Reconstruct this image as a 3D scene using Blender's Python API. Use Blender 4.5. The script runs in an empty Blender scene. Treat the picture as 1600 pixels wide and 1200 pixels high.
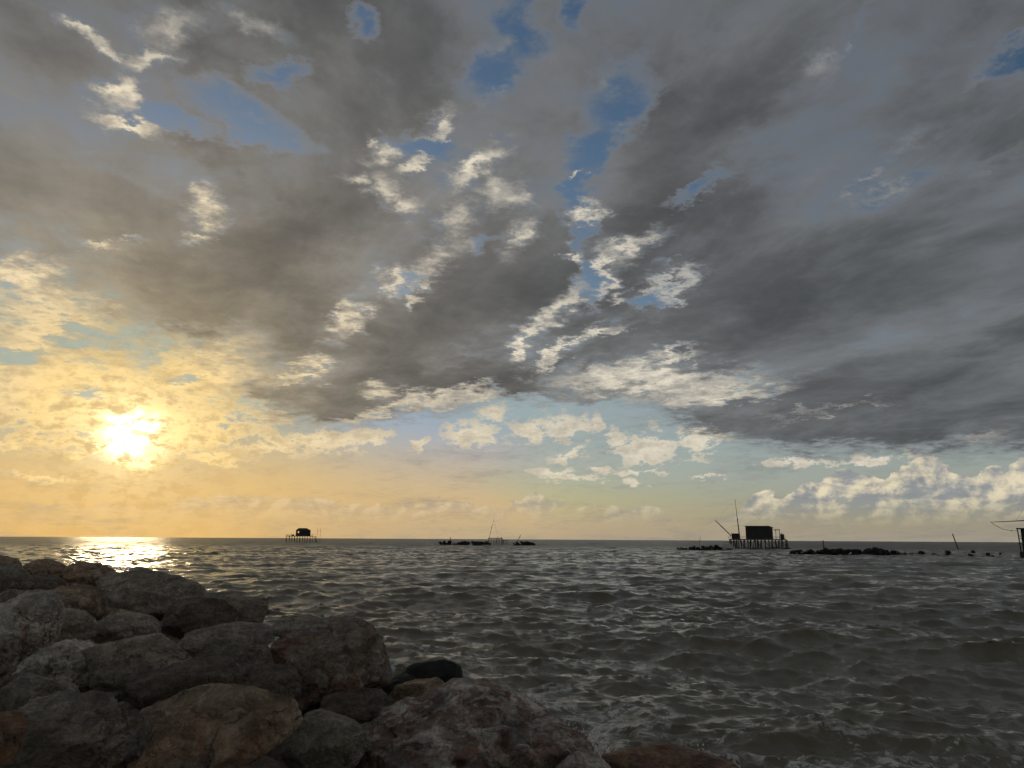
import bpy, bmesh, math, random
import numpy as np
from mathutils import Vector, Matrix, noise as mnoise

SC = bpy.context.scene
COL = SC.collection
rad = math.radians

# ---------------------------------------------------------------- camera
EYE = 3.0
PITCH, ROLL = 11.7, 0.32
cam_data = bpy.data.cameras.new('camera')
cam_data.sensor_width = 36.0
cam_data.lens = 36.0 * 1170.0 / 1600.0
cam_data.clip_start = 0.05
cam_data.clip_end = 40000.0
cam = bpy.data.objects.new('camera', cam_data)
COL.objects.link(cam)
cam.matrix_world = Matrix.Translation((0, 0, EYE)) @ Matrix.Rotation(rad(90 + PITCH), 4, 'X') @ Matrix.Rotation(rad(ROLL), 4, 'Z')
SC.camera = cam

# ---------------------------------------------------------------- exposure
vs = SC.view_settings
vs.view_transform = 'Standard'
vs.look = 'None'
vs.gamma = 1.0
vs.exposure = 0.0
vs.use_curve_mapping = False

SC.cycles.use_adaptive_sampling = True
SC.cycles.adaptive_threshold = 0.03
SC.cycles.adaptive_min_samples = 10
SC.cycles.max_bounces = 4
SC.cycles.diffuse_bounces = 2
SC.cycles.glossy_bounces = 2
SC.cycles.transmission_bounces = 2

# ---------------------------------------------------------------- sun
SUN_AZ, SUN_EL = -27.2, 6.6          # degrees; azimuth from +Y towards +X
SUN_DIR = Vector((math.sin(rad(SUN_AZ)) * math.cos(rad(SUN_EL)), math.cos(rad(SUN_AZ)) * math.cos(rad(SUN_EL)), math.sin(rad(SUN_EL))))
sun_data = bpy.data.lights.new('sun', 'SUN')
sun_data.energy = 0.2
sun_data.angle = rad(5.0)
sun_data.color = (1.0, 0.74, 0.42)
sun = bpy.data.objects.new('sun', sun_data)
COL.objects.link(sun)
sun.rotation_euler = SUN_DIR.to_track_quat('Z', 'Y').to_euler()
sun.location = (0, 0, 60)

# ---------------------------------------------------------------- sky
# Clouds are placed by sky direction. The lists give each cloud or gap on a chart of the western sky (a tangent
# plane at bearing 0, elevation 11.7; 1170 units to the radian, u to the right, v downwards): u, v, half length, half height, tilt.
def sky_at(u, v):
    a, b = (u - 800) / 1170, (600 - v) / 1170
    b += .0056 * a
    c, s = math.cos(rad(PITCH)), math.sin(rad(PITCH))
    y, z = c - b * s, s + b * c
    return math.degrees(math.atan2(a, y)), math.degrees(math.atan2(z, math.hypot(a, y)))
SHEET_BASE = [(0, 430), (100, 455), (200, 520), (300, 560), (380, 620), (440, 668), (560, 664), (650, 652), (720, 640), (800, 628),
    (900, 630), (980, 640), (1050, 660), (1120, 684), (1200, 700), (1300, 709), (1450, 709), (1600, 702)]
BANK_TOP = [(1080, 850), (1120, 815), (1160, 794), (1185, 770), (1205, 765), (1222, 778), (1240, 764), (1262, 755), (1282, 757), (1300, 737),
    (1318, 734), (1345, 741), (1368, 744), (1388, 752), (1402, 735), (1420, 722), (1442, 709), (1462, 713), (1480, 736), (1502, 742), (1524, 747),
    (1536, 731), (1552, 725), (1566, 738), (1582, 721), (1600, 715)]
LOW_BANK_TOP = [(0, 795), (60, 788), (150, 786), (240, 796), (300, 776), (335, 768), (400, 776), (470, 768), (530, 777), (600, 790),
    (650, 776), (720, 782), (780, 790), (815, 777), (860, 772), (910, 787), (980, 789), (1040, 798), (1090, 830)]
BRIGHT = [  # thin sunlit patches of the high layer, seen through the dark sheet
    (590, 228, 26, 20, 0), (560, 212, 10, 9, 0), (645, 245, 28, 12, -35), (680, 190, 24, 14, -20), (745, 255, 52, 22, -30), (790, 302, 48, 26, 25),
    (605, 293, 24, 28, 0), (632, 318, 24, 24, 0), (720, 338, 32, 34, 0), (550, 275, 28, 13, 0), (820, 382, 26, 28, 0), (690, 402, 58, 24, -25),
    (622, 432, 28, 20, 0), (555, 493, 40, 20, -50), (652, 460, 12, 18, 0), (920, 342, 20, 14, 0), (893, 262, 14, 8, -50), (922, 412, 10, 13, 0),
    (955, 432, 38, 13, -55), (1000, 395, 42, 18, -35), (880, 470, 46, 16, -30), (835, 506, 52, 16, -42), (800, 545, 22, 14, -50), (985, 466, 20, 9, 0),
    (940, 522, 46, 9, -22), (870, 552, 64, 9, -22), (490, 562, 24, 14, 0), (465, 592, 32, 11, -15), (592, 602, 28, 13, 0), (612, 634, 62, 9, -18),
    (685, 627, 55, 12, -8), (738, 618, 36, 14, 0), (1060, 440, 44, 14, -15), (1040, 555, 54, 10, -8), (1030, 596, 150, 20, 2), (1120, 612, 120, 12, -4), (960, 585, 60, 14, -8),
    (285, 45, 52, 28, -25), (390, 30, 44, 13, 10), (140, 70, 34, 11, 15), (240, 97, 52, 14, -15), (195, 155, 27, 26, 0), (210, 206, 44, 13, 0),
    (318, 316, 25, 21, 0), (303, 366, 19, 10, 0), (165, 380, 38, 9, 0), (1270, 95, 20, 17, 0), (1325, 45, 66, 9, -48), (1415, 232, 32, 12, -20),
    (1400, 300, 58, 13, -12), (1340, 285, 38, 10, -25), (1570, 250, 62, 11, -22), (1530, 680, 36, 7, -8), (1330, 634, 95, 5, -9),
    (70, 500, 110, 80, 0), (120, 610, 190, 90, 0), (310, 590, 110, 60, -20), (250, 660, 150, 50, 0), (40, 430, 60, 30, -20)]
GAPS = [  # clear blue air
    (430, 110, 44, 15, -15), (390, 185, 84, 27, 10), (380, 212, 24, 15, 0), (960, 160, 58, 44, -10), (930, 215, 44, 26, -30), (890, 20, 22, 34, 0),
    (800, 60, 30, 44, -20), (760, 110, 44, 30, -30), (1575, 95, 60, 22, -15), (640, 215, 56, 17, 0), (900, 300, 18, 46, 0), (930, 440, 30, 26, -20),
    (925, 372, 14, 34, 0), (1070, 300, 50, 11, -20), (1050, 446, 46, 12, -25), (760, 392, 26, 13, 0), (640, 432, 22, 15, 0), (570, 28, 22, 20, 0),
    (30, 552, 56, 22, -15), (120, 520, 36, 18, 0), (1165, 598, 15, 7, 0), (150, 610, 40, 14, 0), (290, 585, 30, 12, 0), (280, 200, 70, 16, 0)]
DARK = [  # thicker parts of the sheet
    (60, 100, 90, 50, 0), (500, 365, 170, 45, -20), (720, 480, 140, 55, -35), (840, 430, 80, 50, -35), (1040, 235, 100, 60, -35), (960, 350, 80, 28, -10),
    (1060, 500, 170, 26, -8), (1250, 480, 260, 90, -5), (1450, 600, 300, 80, 0), (1350, 685, 280, 20, 2), (1130, 665, 90, 13, 4), (380, 480, 220, 75, 5),
    (560, 640, 190, 18, 5), (690, 595, 140, 30, -8), (330, 230, 70, 26, 0), (890, 614, 120, 12, 3), (1120, 150, 140, 60, -30), (100, 300, 160, 60, 10)]
PUFFS = [  # small golden cumulus below the sheet
    (510, 690, 100, 19, 0), (430, 695, 66, 21, 0), (575, 688, 38, 18, 0), (655, 695, 15, 13, 0), (740, 680, 50, 23, 0), (770, 645, 32, 18, 0),
    (830, 672, 36, 25, -20), (885, 668, 52, 23, 0), (930, 662, 14, 15, 0), (890, 712, 32, 9, -15), (960, 688, 15, 28, 0), (1010, 702, 52, 32, 0),
    (1088, 690, 46, 23, 0), (865, 733, 36, 6, 0), (895, 745, 42, 8, 6), (1000, 739, 44, 4, 0), (990, 755, 30, 6, 10), (935, 733, 19, 5, 0),
    (1105, 745, 24, 4, 0), (340, 716, 60, 11, 3), (300, 690, 66, 11, 0), (65, 745, 55, 8, 5), (10, 695, 22, 13, 0), (60, 680, 38, 13, -10),
    (120, 712, 19, 11, 0), (200, 700, 80, 44, 0), (1250, 722, 66, 6, 0), (1350, 720, 60, 9, -5)]

class E:
    """A tiny expression layer over shader nodes."""
    tree = None
    def __init__(s, sock): s.s = sock
    @staticmethod
    def m(op, *a, clamp=False):
        n = E.tree.nodes.new('ShaderNodeMath'); n.operation = op; n.use_clamp = clamp
        for i, v in enumerate(a): E.put(n.inputs[i], v)
        return E(n.outputs[0])
    @staticmethod
    def put(sock, v):
        if isinstance(v, E): E.tree.links.new(v.s, sock)
        else: sock.default_value = v
    def __add__(a, b): return E.m('ADD', a, b)
    __radd__ = __add__
    def __sub__(a, b): return E.m('SUBTRACT', a, b)
    def __rsub__(a, b): return E.m('SUBTRACT', b, a)
    def __mul__(a, b): return E.m('MULTIPLY', a, b)
    __rmul__ = __mul__
    def __truediv__(a, b): return E.m('DIVIDE', a, b)
    def __rtruediv__(a, b): return E.m('DIVIDE', b, a)

def nd(t, **kw):
    n = E.tree.nodes.new(t)
    for k, v in kw.items(): setattr(n, k, v)
    return n
def smooth(x, a, b, lo=0.0, hi=1.0, kind='SMOOTHSTEP'):
    n = nd('ShaderNodeMapRange', interpolation_type=kind)
    for i, v in enumerate((x, a, b, lo, hi)): E.put(n.inputs[i], v)
    return E(n.outputs[0])
def comb(x, y, z):
    n = nd('ShaderNodeCombineXYZ')
    for i, v in enumerate((x, y, z)): E.put(n.inputs[i], v)
    return E(n.outputs[0])
def sepa(v):
    n = nd('ShaderNodeSeparateXYZ'); E.put(n.inputs[0], v)
    return [E(o) for o in n.outputs]
def vm(op, *a):
    n = nd('ShaderNodeVectorMath', operation=op)
    for i, v in enumerate(a):
        E.put(n.inputs['Scale'] if (op == 'SCALE' and i == 1) else n.inputs[i], v)
    return E(n.outputs['Value'] if op in ('DOT_PRODUCT', 'LENGTH', 'DISTANCE') else n.outputs[0])
def fbm(vec, scale, detail=6, rough=.55, lac=2.0, dist=0.0, dim='3D', out=0):
    n = nd('ShaderNodeTexNoise', noise_dimensions=dim)
    E.put(n.inputs['Vector'], vec)
    for k, v in (('Scale', scale), ('Detail', detail), ('Roughness', rough), ('Lacunarity', lac), ('Distortion', dist)):
        E.put(n.inputs[k], v)
    return E(n.outputs[out])
def mixc(f, a, b, blend='MIX'):
    n = nd('ShaderNodeMix', data_type='RGBA', blend_type=blend, clamp_factor=True)
    E.put(n.inputs[0], f)
    for i, v in ((6, a), (7, b)):
        E.put(n.inputs[i], v if isinstance(v, E) else (v[0], v[1], v[2], 1.0))
    return E(n.outputs[2])
def scalec(c, k): return vm('SCALE', c if isinstance(c, E) else tuple(c[:3]), k)
def addc(a, b): return vm('ADD', a, b)

world = bpy.data.worlds.new('World')
SC.world = world
world.use_nodes = True
E.tree = world.node_tree
E.tree.nodes.clear()

def group_tree(name, make):
    """Build a node group off to the side (much quicker than growing one big tree) and add it here as one node."""
    outer = E.tree
    g = bpy.data.node_groups.new(name, 'ShaderNodeTree')
    g.interface.new_socket('Vector', in_out='INPUT', socket_type='NodeSocketVector')
    g.interface.new_socket('Value', in_out='OUTPUT', socket_type='NodeSocketFloat')
    E.tree = g
    gi, go = nd('NodeGroupInput'), nd('NodeGroupOutput')
    r = make(E(gi.outputs[0]))
    E.put(go.inputs[0], r)
    E.tree = outer
    n = nd('ShaderNodeGroup'); n.node_tree = g
    return n
def blobs(name, lst, vec, grow=1.45):
    """Largest of many soft ellipses; vec holds azimuth and elevation in degrees."""
    def make(v):
        acc = None
        for (u, w, a, b, tilt) in lst:
            az, el = sky_at(u, w)
            k = 1170 * math.pi / 180 * (1 + ((u - 800) / 1170) ** 2 * .5 + ((w - 600) / 1170) ** 2 * .5)
            sx = 1.0 / math.cos(rad(el))
            m = nd('ShaderNodeMapping', vector_type='TEXTURE')
            E.put(m.inputs['Vector'], v)
            m.inputs['Location'].default_value = (az, el, 0)
            m.inputs['Rotation'].default_value = (0, 0, rad(-tilt))
            m.inputs['Scale'].default_value = (a * grow / k * sx, b * grow / k, 1)
            g = nd('ShaderNodeTexGradient', gradient_type='SPHERICAL'); E.put(g.inputs[0], E(m.outputs[0]))
            o = E(g.outputs['Fac'])
            acc = o if acc is None else E.m('MAXIMUM', acc, o)
        return acc
    n = group_tree(name, make); E.put(n.inputs[0], vec)
    return smooth(E(n.outputs[0]), 0.0, 0.85, kind='LINEAR')
def profile(pts, az, lo=-40.0, hi=40.0, top=30.0):
    """Elevation (degrees) of an outline at an azimuth."""
    n = nd('ShaderNodeFloatCurve')
    E.put(n.inputs['Value'], smooth(az, lo, hi, kind='LINEAR'))
    c = n.mapping.curves[0]
    ps = [sky_at(*p) for p in pts]
    q = [((a - lo) / (hi - lo), (e + 2) / (top + 2)) for a, e in ps]
    c.points[0].location = (0, q[0][1]); c.points[1].location = (1, q[-1][1])
    for p in q: c.points.new(*p)
    for p in c.points: p.handle_type = 'AUTO_CLAMPED'
    n.mapping.update()
    return E(n.outputs[0]) * (top + 2) - 2.0

def build_sky():
    tc = nd('ShaderNodeTexCoord')
    d = vm('NORMALIZE', E(tc.outputs['Generated']))
    x, y, z0 = sepa(d)
    z = E.m('MAXIMUM', z0, 0.0)
    az = E.m('ARCTAN2', x, y) * (180 / math.pi)
    el = E.m('ARCSINE', z) * (180 / math.pi)
    cth = vm('DOT_PRODUCT', d, tuple(SUN_DIR))
    th = E.m('ARCCOSINE', E.m('MINIMUM', cth, 0.999999)) * (180 / math.pi)

    # clear air
    sky = nd('ShaderNodeTexSky', sky_type='NISHITA')
    sky.sun_disc = False
    sky.sun_elevation = rad(SUN_EL); sky.sun_rotation = rad(SUN_AZ)
    sky.altitude = 0; sky.air_density = 1.0; sky.dust_density = SKY_DUST; sky.ozone_density = 2.6
    E.put(sky.inputs[0], d) if len(sky.inputs) else None
    clear = scalec(E(sky.outputs[0]), SKY_STRENGTH)

    # cloud-plane coordinates: streets run towards the sun's side of the horizon
    zz = z + 0.13
    px, py = x / zz, y / zz
    a = rad(-24)
    pu = px * math.cos(a) - py * math.sin(a)       # across the streets
    pv = px * math.sin(a) + py * math.cos(a)       # along the streets
    P = comb(pu, pv, 0.0)
    Ps = comb(pu, pv * 0.62, 3.7)

    w = sepa(fbm(comb(px, py, 9.0), 2.6, 3, .55, out=1))
    w2 = sepa(fbm(comb(px, py, 4.0), 11.0, 6, .68, out=1))
    k = smooth(el, 0, 14, .2, 1.0)
    azw = az + (w[0] - .5) * 6.0 * k + (w2[0] - .5) * 6.5 * k
    elw = el + (w[1] - .5) * 4.0 * k + (w2[1] - .5) * 4.5 * k
    V = comb(azw, elw, 0.0)
    G0, H, D = blobs('bright_patches', BRIGHT, V, 1.75), blobs('gaps', GAPS, V), blobs('thick_parts', DARK, V)
    Q = comb(az * .05, el * .085, 2.0)
    w3 = sepa(fbm(Q, 9.0, 5, .65, out=1))
    Pf = blobs('puffs', PUFFS, comb(az + (w3[0] - .5) * 3.4, el + (w3[1] - .5) * 2.0, 0.0), 1.7)
    above = elw - profile(SHEET_BASE, azw)
    sheet = smooth(above, -1.0, 1.6)

    nS = fbm(Ps, 2.6, 8, .60, dist=.3)
    nL = fbm(comb(pu, pv * .55, 1.0), 1.3, 5, .55)
    nF = fbm(P, 12.0, 8, .66)
    nQ = fbm(Q, 13.0, 7, .66)
    low = smooth(el, 7, 15)
    nH = nF * low + nQ * (1.0 - low)
    glow_side = smooth(th, 40, 60, 1.0, .4) * smooth(el, 30, 37, 1.0, .6)
    R = sheet * (.62 + D * .36) * (1.0 - G0 * (glow_side * .70)) - H * .70
    G = E.m('MAXIMUM', G0 * (1.0 - H * .6) * (glow_side * 1.3), Pf) + sheet * .26
    wob = (w3[1] - .5) * 2.2
    B = E.m('MAXIMUM', smooth(el - profile(BANK_TOP, az + (w3[0] - .5) * 2.2) + wob * .4, -.13, .13, 1.0, 0.0), smooth(el - profile(LOW_BANK_TOP, az + (w3[0] - .5) * 6.0) + wob, -.3, .3, .5, 0.0))

    # light through and around the clouds
    near = E.m('EXPONENT', th * (-1 / 9.0))
    mid = E.m('EXPONENT', th * (-1 / 12.5))
    warm = mixc(mid * 1.6, (1.0, .92, .75), (1.0, .70, .28))
    lit = scalec(warm, .78 + near * .55)

    # high bright layer
    tG = G + (nH - .5) * (3.2 - low * .6)
    aG = smooth(tG, .44 - low * .16, .82 + low * .52) * smooth(G, .0, .25)
    shadeG = smooth(nH, .40, .66)
    far_side = smooth(th, 36, 66, 1.0, .62) * low + (1.0 - low)
    lit = scalec(lit, (smooth(tG, .35, 1.45, .28, 1.16) * low + (1.0 - low)) * far_side)
    cG = mixc(shadeG * (.62 + low * .2), lit, mixc(mid * 1.6, mixc(low, (.42, .385, .31), (.33, .33, .33)), (.50, .36, .175)))

    # low dark sheet
    tR = R + (nS - .5) * 1.25 + (nF - .5) * .60
    aR = smooth(tR, -.08, .72)
    core = scalec(mixc(mid, (.120, .127, .135), (.46, .34, .175)), smooth(nL, .3, .7, .72, 1.22) * smooth(nS, .32, .68, 1.30, .74) * (.74 + nF * .52) * (1.08 - D * .2))
    edge = scalec(mixc(mid, (.205, .218, .236), (.58, .44, .23)), .85 + near * .25)
    cR = mixc(smooth(tR, .30, .85), edge, core)

    # convective bank far off
    bq = comb(az * .09, el * .13, 5.0)
    bq2 = comb(az * .09 - .035, el * .13 + .03, 5.0)
    n1 = fbm(bq, 3.2, 8, .58, dist=.2)
    n2 = fbm(bq2, 3.2, 8, .58, dist=.2)
    tB = B + (n1 - .5) * 1.2 * smooth(B, 0, .5)
    aB = smooth(tB, .36, .47) * smooth(el, .6, 3.4) * smooth(B, .4, .9, .55, 1.0)
    slope = smooth(n1 - n2, -.075, .11)
    cB = mixc(slope, mixc(mid, (.265, .285, .305), (.66, .43, .19)), mixc(mid, (.82, .71, .50), (.86, .59, .28)))

    c = vm('MINIMUM', clear, mixc(smooth(el, 2.5, 9.5), (.76, .52, .22), mixc(mid * 2.2, (.24, .37, .68), (.36, .43, .38))))
    # pale haze along the horizon
    hz = E.m('EXPONENT', el * (-1 / 3.6))
    pale = smooth(el, 1.5, 4.5) * smooth(el, 9, 18, 1.0, 0.0) * (1.0 - E.m('MINIMUM', mid * 2.6, 1.0))
    c = mixc(pale * .5, c, (.40, .45, .44))
    c = mixc(hz * .88 + near * .12, c, mixc(mid * 1.9, (.36, .33, .27), (.80, .49, .165)))
    c = mixc(aB * .9, c, cB)
    c = mixc(aG * .92, c, cG)
    c = mixc(aR * .96, c, cR)
    # the sun behind thin, ragged cloud
    sa = (az + (w3[0] - .5) * 4.5 - SUN_AZ); se = (el + (w3[1] - .5) * 3.6 - SUN_EL)
    ts = sa * sa + se * se
    veil = 1.0 - aR * .6
    g = E.m('EXPONENT', ts * (-1 / 1.5)) * 5.0 + E.m('EXPONENT', (th * th) * (-1 / .5)) * 3.0 + E.m('EXPONENT', th * (-1 / 2.2)) * .55 + E.m('EXPONENT', th * (-1 / 8.0)) * .06
    c = addc(c, scalec((1.0, .82, .46), g * veil * smooth(nQ, .46, .60, 1.0, .10)))
    bg = nd('ShaderNodeBackground'); E.put(bg.inputs[0], c); bg.inputs[1].default_value = 1.0
    out = nd('ShaderNodeOutputWorld'); E.tree.links.new(bg.outputs[0], out.inputs[0])
SKY_STRENGTH, SKY_DUST = 0.09, 0.7
build_sky()
world.cycles.sampling_method = 'MANUAL'
world.cycles.sample_map_resolution = 512

# ================================================================ helpers
def perlin(p, seed=0):
    """Gradient noise for an array of points (n,3), about -1..1."""
    rs = np.random.RandomState(seed)
    perm = np.concatenate([rs.permutation(256)] * 3)
    g = rs.normal(size=(256, 3)); g /= np.linalg.norm(g, axis=1)[:, None]
    i = np.floor(p).astype(np.int64); f = p - i
    u = f * f * f * (f * (f * 6 - 15) + 10)
    i &= 255
    res = 0
    for dx in (0, 1):
        for dy in (0, 1):
            for dz in (0, 1):
                h = perm[perm[perm[(i[:, 0] + dx) & 255] + ((i[:, 1] + dy) & 255)] + ((i[:, 2] + dz) & 255)]
                w = (u[:, 0] if dx else 1 - u[:, 0]) * (u[:, 1] if dy else 1 - u[:, 1]) * (u[:, 2] if dz else 1 - u[:, 2])
                gg = g[h]
                res = res + w * (gg[:, 0] * (f[:, 0] - dx) + gg[:, 1] * (f[:, 1] - dy) + gg[:, 2] * (f[:, 2] - dz))
    return res * 1.5
def fbm_np(p, seed=0, octaves=5, gain=.5, ridged=False):
    s, a = 0, 1.0
    for o in range(octaves):
        n = perlin(p * 2 ** o + 17.3 * o, seed + o)
        s = s + a * ((1 - np.abs(n)) * 2 - 1 if ridged else n)
        a *= gain
    return s
def mesh_np(name, verts, faces, smooth_shade=True):
    me = bpy.data.meshes.new(name)
    verts = np.ascontiguousarray(verts, dtype=np.float32); faces = np.ascontiguousarray(faces, dtype=np.int32)
    n, k = faces.shape
    me.vertices.add(len(verts)); me.vertices.foreach_set('co', verts.ravel())
    me.loops.add(n * k); me.loops.foreach_set('vertex_index', faces.ravel())
    me.polygons.add(n); me.polygons.foreach_set('loop_start', np.arange(0, n * k, k, dtype=np.int32))
    me.update(calc_edges=True)
    me.polygons.foreach_set('use_smooth', np.full(n, smooth_shade))
    me.update()
    return me
def link(name, me, mat=None, parent=None):
    o = bpy.data.objects.new(name, me)
    COL.objects.link(o)
    if me is not None and mat is not None and not me.materials: me.materials.append(mat)
    if parent is not None: o.parent = parent
    return o
def tag(o, label, cat=None, group=None, kind=None):
    if label: o['label'] = label
    if cat: o['category'] = cat
    if group: o['group'] = group
    if kind: o['kind'] = kind
    return o
def ray(u, v, dist):
    """World point on the bearing of chart position (u, v), dist metres out over the ground."""
    az, el = sky_at(u, v)
    return Vector((math.sin(rad(az)) * dist, math.cos(rad(az)) * dist, EYE + math.tan(rad(el)) * dist))
def spans(u, dist, v=842.0):
    """Metres across and up per chart unit at a bearing, dist metres out."""
    (a0, e0), (a1, e1) = sky_at(u - 5, v), sky_at(u + 5, v)
    (_, e2), (_, e3) = sky_at(u, v + 5), sky_at(u, v - 5)
    return dist * rad(a1 - a0) / 10, dist * (math.tan(rad(e3)) - math.tan(rad(e2))) / 10
def new_mat(name):
    m = bpy.data.materials.new(name); m.use_nodes = True
    E.tree = m.node_tree; E.tree.nodes.clear()
    b = nd('ShaderNodeBsdfPrincipled'); o = nd('ShaderNodeOutputMaterial')
    E.tree.links.new(b.outputs[0], o.inputs[0])
    return m, b
def bump(h, strength, dist, normal=None):
    n = nd('ShaderNodeBump'); E.put(n.inputs['Height'], h)
    n.inputs['Strength'].default_value = strength; n.inputs['Distance'].default_value = dist
    if normal is not None: E.put(n.inputs['Normal'], normal)
    return E(n.outputs[0])

# ================================================================ sea
def ocean_tile(L, N, lo, hi, peak, amp, seed, heading, spread):
    """A periodic patch of sea surface (height and sideways shift) holding wavelengths lo..hi metres."""
    rs = np.random.RandomState(seed)
    k1 = 2 * np.pi * np.fft.fftfreq(N, L / N)
    kx, ky = np.meshgrid(k1, k1)
    k = np.hypot(kx, ky); k[0, 0] = 1e-6
    kp = 2 * np.pi / peak
    S = k ** -4.0 * np.exp(-1.25 * (kp / k) ** 2)
    c = np.abs(np.cos((np.arctan2(ky, kx) - heading)))
    S = S * (c ** spread + .06)
    S = S * ((k > 2 * np.pi / hi) & (k <= 2 * np.pi / lo))
    h = (rs.normal(size=(N, N)) + 1j * rs.normal(size=(N, N))) * np.sqrt(S)
    z = np.real(np.fft.ifft2(h)); sc = amp / z.std()
    dx = np.real(np.fft.ifft2(-1j * kx / k * h)) * sc
    dy = np.real(np.fft.ifft2(-1j * ky / k * h)) * sc
    z = z * sc
    jx = np.real(np.fft.ifft2(kx * kx / k * h)) * sc; jy = np.real(np.fft.ifft2(ky * ky / k * h)) * sc
    return np.stack([z, dx, dy, jx + jy], -1)
def sample(tile, L, x, y, turn):
    c, s = math.cos(turn), math.sin(turn)
    N = tile.shape[0]
    u, v = (x * c - y * s) / L * N, (x * s + y * c) / L * N
    i, j = np.floor(u).astype(np.int64), np.floor(v).astype(np.int64)
    fu, fv = (u - i)[:, None], (v - j)[:, None]
    i0, i1, j0, j1 = i % N, (i + 1) % N, j % N, (j + 1) % N
    r = (tile[j0, i0] * (1 - fu) + tile[j0, i1] * fu) * (1 - fv) + (tile[j1, i0] * (1 - fu) + tile[j1, i1] * fu) * fv
    dx, dy = r[:, 1] * c + r[:, 2] * s, -r[:, 1] * s + r[:, 2] * c
    return r[:, 0], dx, dy, r[:, 3]
def sea_surface(x, y):
    """Height, sideways shift and crest pinch of the sea at ground points."""
    r = np.hypot(x, y)
    head = rad(-96)
    out = [0, 0, 0, 0]
    for (L, N, lo, hi, peak, amp, seed, turn, f0, f1, sp, chop) in (
            (420., 512, 5.0, 60., 13., .125, 3, 0.0, 1e8, 2e8, 5, 1.0),
            (97., 512, 1.1, 5.0, 2.2, .057, 5, 0.12, 260., 800., 2.2, 1.2),
            (23., 512, .2, 1.1, .7, .021, 8, -.17, 36., 90., 1.2, 1.2)):
        t = ocean_tile(L, N, lo, hi, peak, amp, seed, head + turn, sp)
        w = np.clip((f1 - r) / (f1 - f0), 0, 1)
        q = sample(t, L, x, y, turn)
        out[0] = out[0] + q[0] * w
        out[1] = out[1] + q[1] * w * chop; out[2] = out[2] + q[2] * w * chop
        out[3] = out[3] + q[3] * w
    return out
def build_sea():
    rr = [2.5]
    while rr[-1] < 9000: rr.append(rr[-1] * 1.0049)
    rr = np.array(rr)
    fr = np.linspace(rad(-41), rad(41), 400)
    side = np.linspace(rad(41), rad(319), 36)[1:-1]
    aa = np.concatenate([fr, side])
    nr, na = len(rr), len(aa)
    A, Rr = np.meshgrid(aa, rr)
    x, y = (np.sin(A) * Rr).ravel(), (np.cos(A) * Rr).ravel()
    z, dx, dy, pin = sea_surface(x, y)
    calm = np.clip((Rr.ravel() - 3) / 4, 0, 1)
    far = np.clip((6000 - Rr.ravel()) / 4000, .25, 1)
    v = np.stack([x - dx * calm, y - dy * calm, z * calm * far], 1)
    i = np.arange(nr - 1)[:, None] * na; j = np.arange(na)[None]; j1 = (j + 1) % na
    f = np.stack([i + j, i + j1, i + na + j1, i + na + j], -1).reshape(-1, 4)[:, ::-1]
    me = mesh_np('sea', v, f)
    at = me.attributes.new('crest', 'FLOAT', 'POINT'); at.data.foreach_set('value', pin.astype(np.float32))
    # broken water where the swell runs onto the stones
    sx, sy = np.array([9., 6., 3.4, 1.6, -.6, -3.5, -8.]), np.array([6., 8.5, 9.2, 11., 14., 18., 24.])
    d = np.full(len(x), 1e9)
    for k in range(len(sx) - 1):
        ax, ay, bx, by = sx[k], sy[k], sx[k + 1], sy[k + 1]
        t = np.clip(((x - ax) * (bx - ax) + (y - ay) * (by - ay)) / ((bx - ax) ** 2 + (by - ay) ** 2), 0, 1)
        d = np.minimum(d, np.hypot(x - ax - t * (bx - ax), y - ay - t * (by - ay)))
    at = me.attributes.new('shore', 'FLOAT', 'POINT'); at.data.foreach_set('value', np.exp(-(d / 3.6) ** 2).astype(np.float32))
    m, b = new_mat('sea_water')
    geo = nd('ShaderNodeNewGeometry'); P = E(geo.outputs['Position'])
    def attr(n):
        a = nd('ShaderNodeAttribute'); a.attribute_name = n; return E(a.outputs['Fac'])
    crest, shore = attr('crest'), attr('shore')
    wv = vm('ADD', P, vm('SCALE', vm('SUBTRACT', fbm(P, .9, 3, .5, out=1), (.5, .5, .5)), 1.1))
    lace = fbm(wv, 1.5, 6, .62)
    lines = 1.0 - smooth(E.m('ABSOLUTE', lace - .5), 0.0, .042)
    blot = fbm(P, .42, 4, .6)
    foam = lines * smooth(shore * .72 + crest * .28 + (blot - .5) * 2.2, .42, .95) * .85
    lace2 = fbm(wv, 6.5, 5, .72)
    wash = smooth(shore * .8 + crest * .25 + (lace - .5) * 2.2 + (lace2 - .5) * 2.6 + (blot - .5) * 1.4, .80, 1.25) * .85
    foam = E.m('MAXIMUM', foam, wash)
    cap = smooth(crest + (lace - .5) * 1.6, 1.1, 1.6) * .5
    foam = E.m('MAXIMUM', foam, cap)
    tint = mixc(smooth(fbm(P, .05, 3, .5), .35, .65), (.118, .099, .060), (.150, .126, .077))
    E.put(b.inputs['Base Color'], mixc(foam, tint, (.72, .70, .64)))
    dist = vm('LENGTH', P)
    E.put(b.inputs['Roughness'], foam * .5 + .055 + smooth(dist, 45, 420) * .30)
    b.inputs['IOR'].default_value = 1.333
    h1 = fbm(vm('MULTIPLY', P, (1.0, 1.6, 1.0)), 9.0, 5, .62)
    h2 = fbm(vm('MULTIPLY', P, (.8, 1.5, 1.0)), .9, 4, .6)
    nb = bump(h1, .6, .032)
    nb = bump(h2, .5, .10, nb)
    h3 = fbm(vm('MULTIPLY', P, (.7, 1.4, 1.0)), .16, 3, .55)
    nb = bump(h3 * smooth(dist, 40, 220), .5, .9, nb)
    nb = bump(foam, .4, .02, nb)
    E.put(b.inputs['Normal'], nb)
    o = link('sea', me, m)
    tag(o, 'choppy grey green sea reaching to the horizon', kind='structure')
build_sea()

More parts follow.
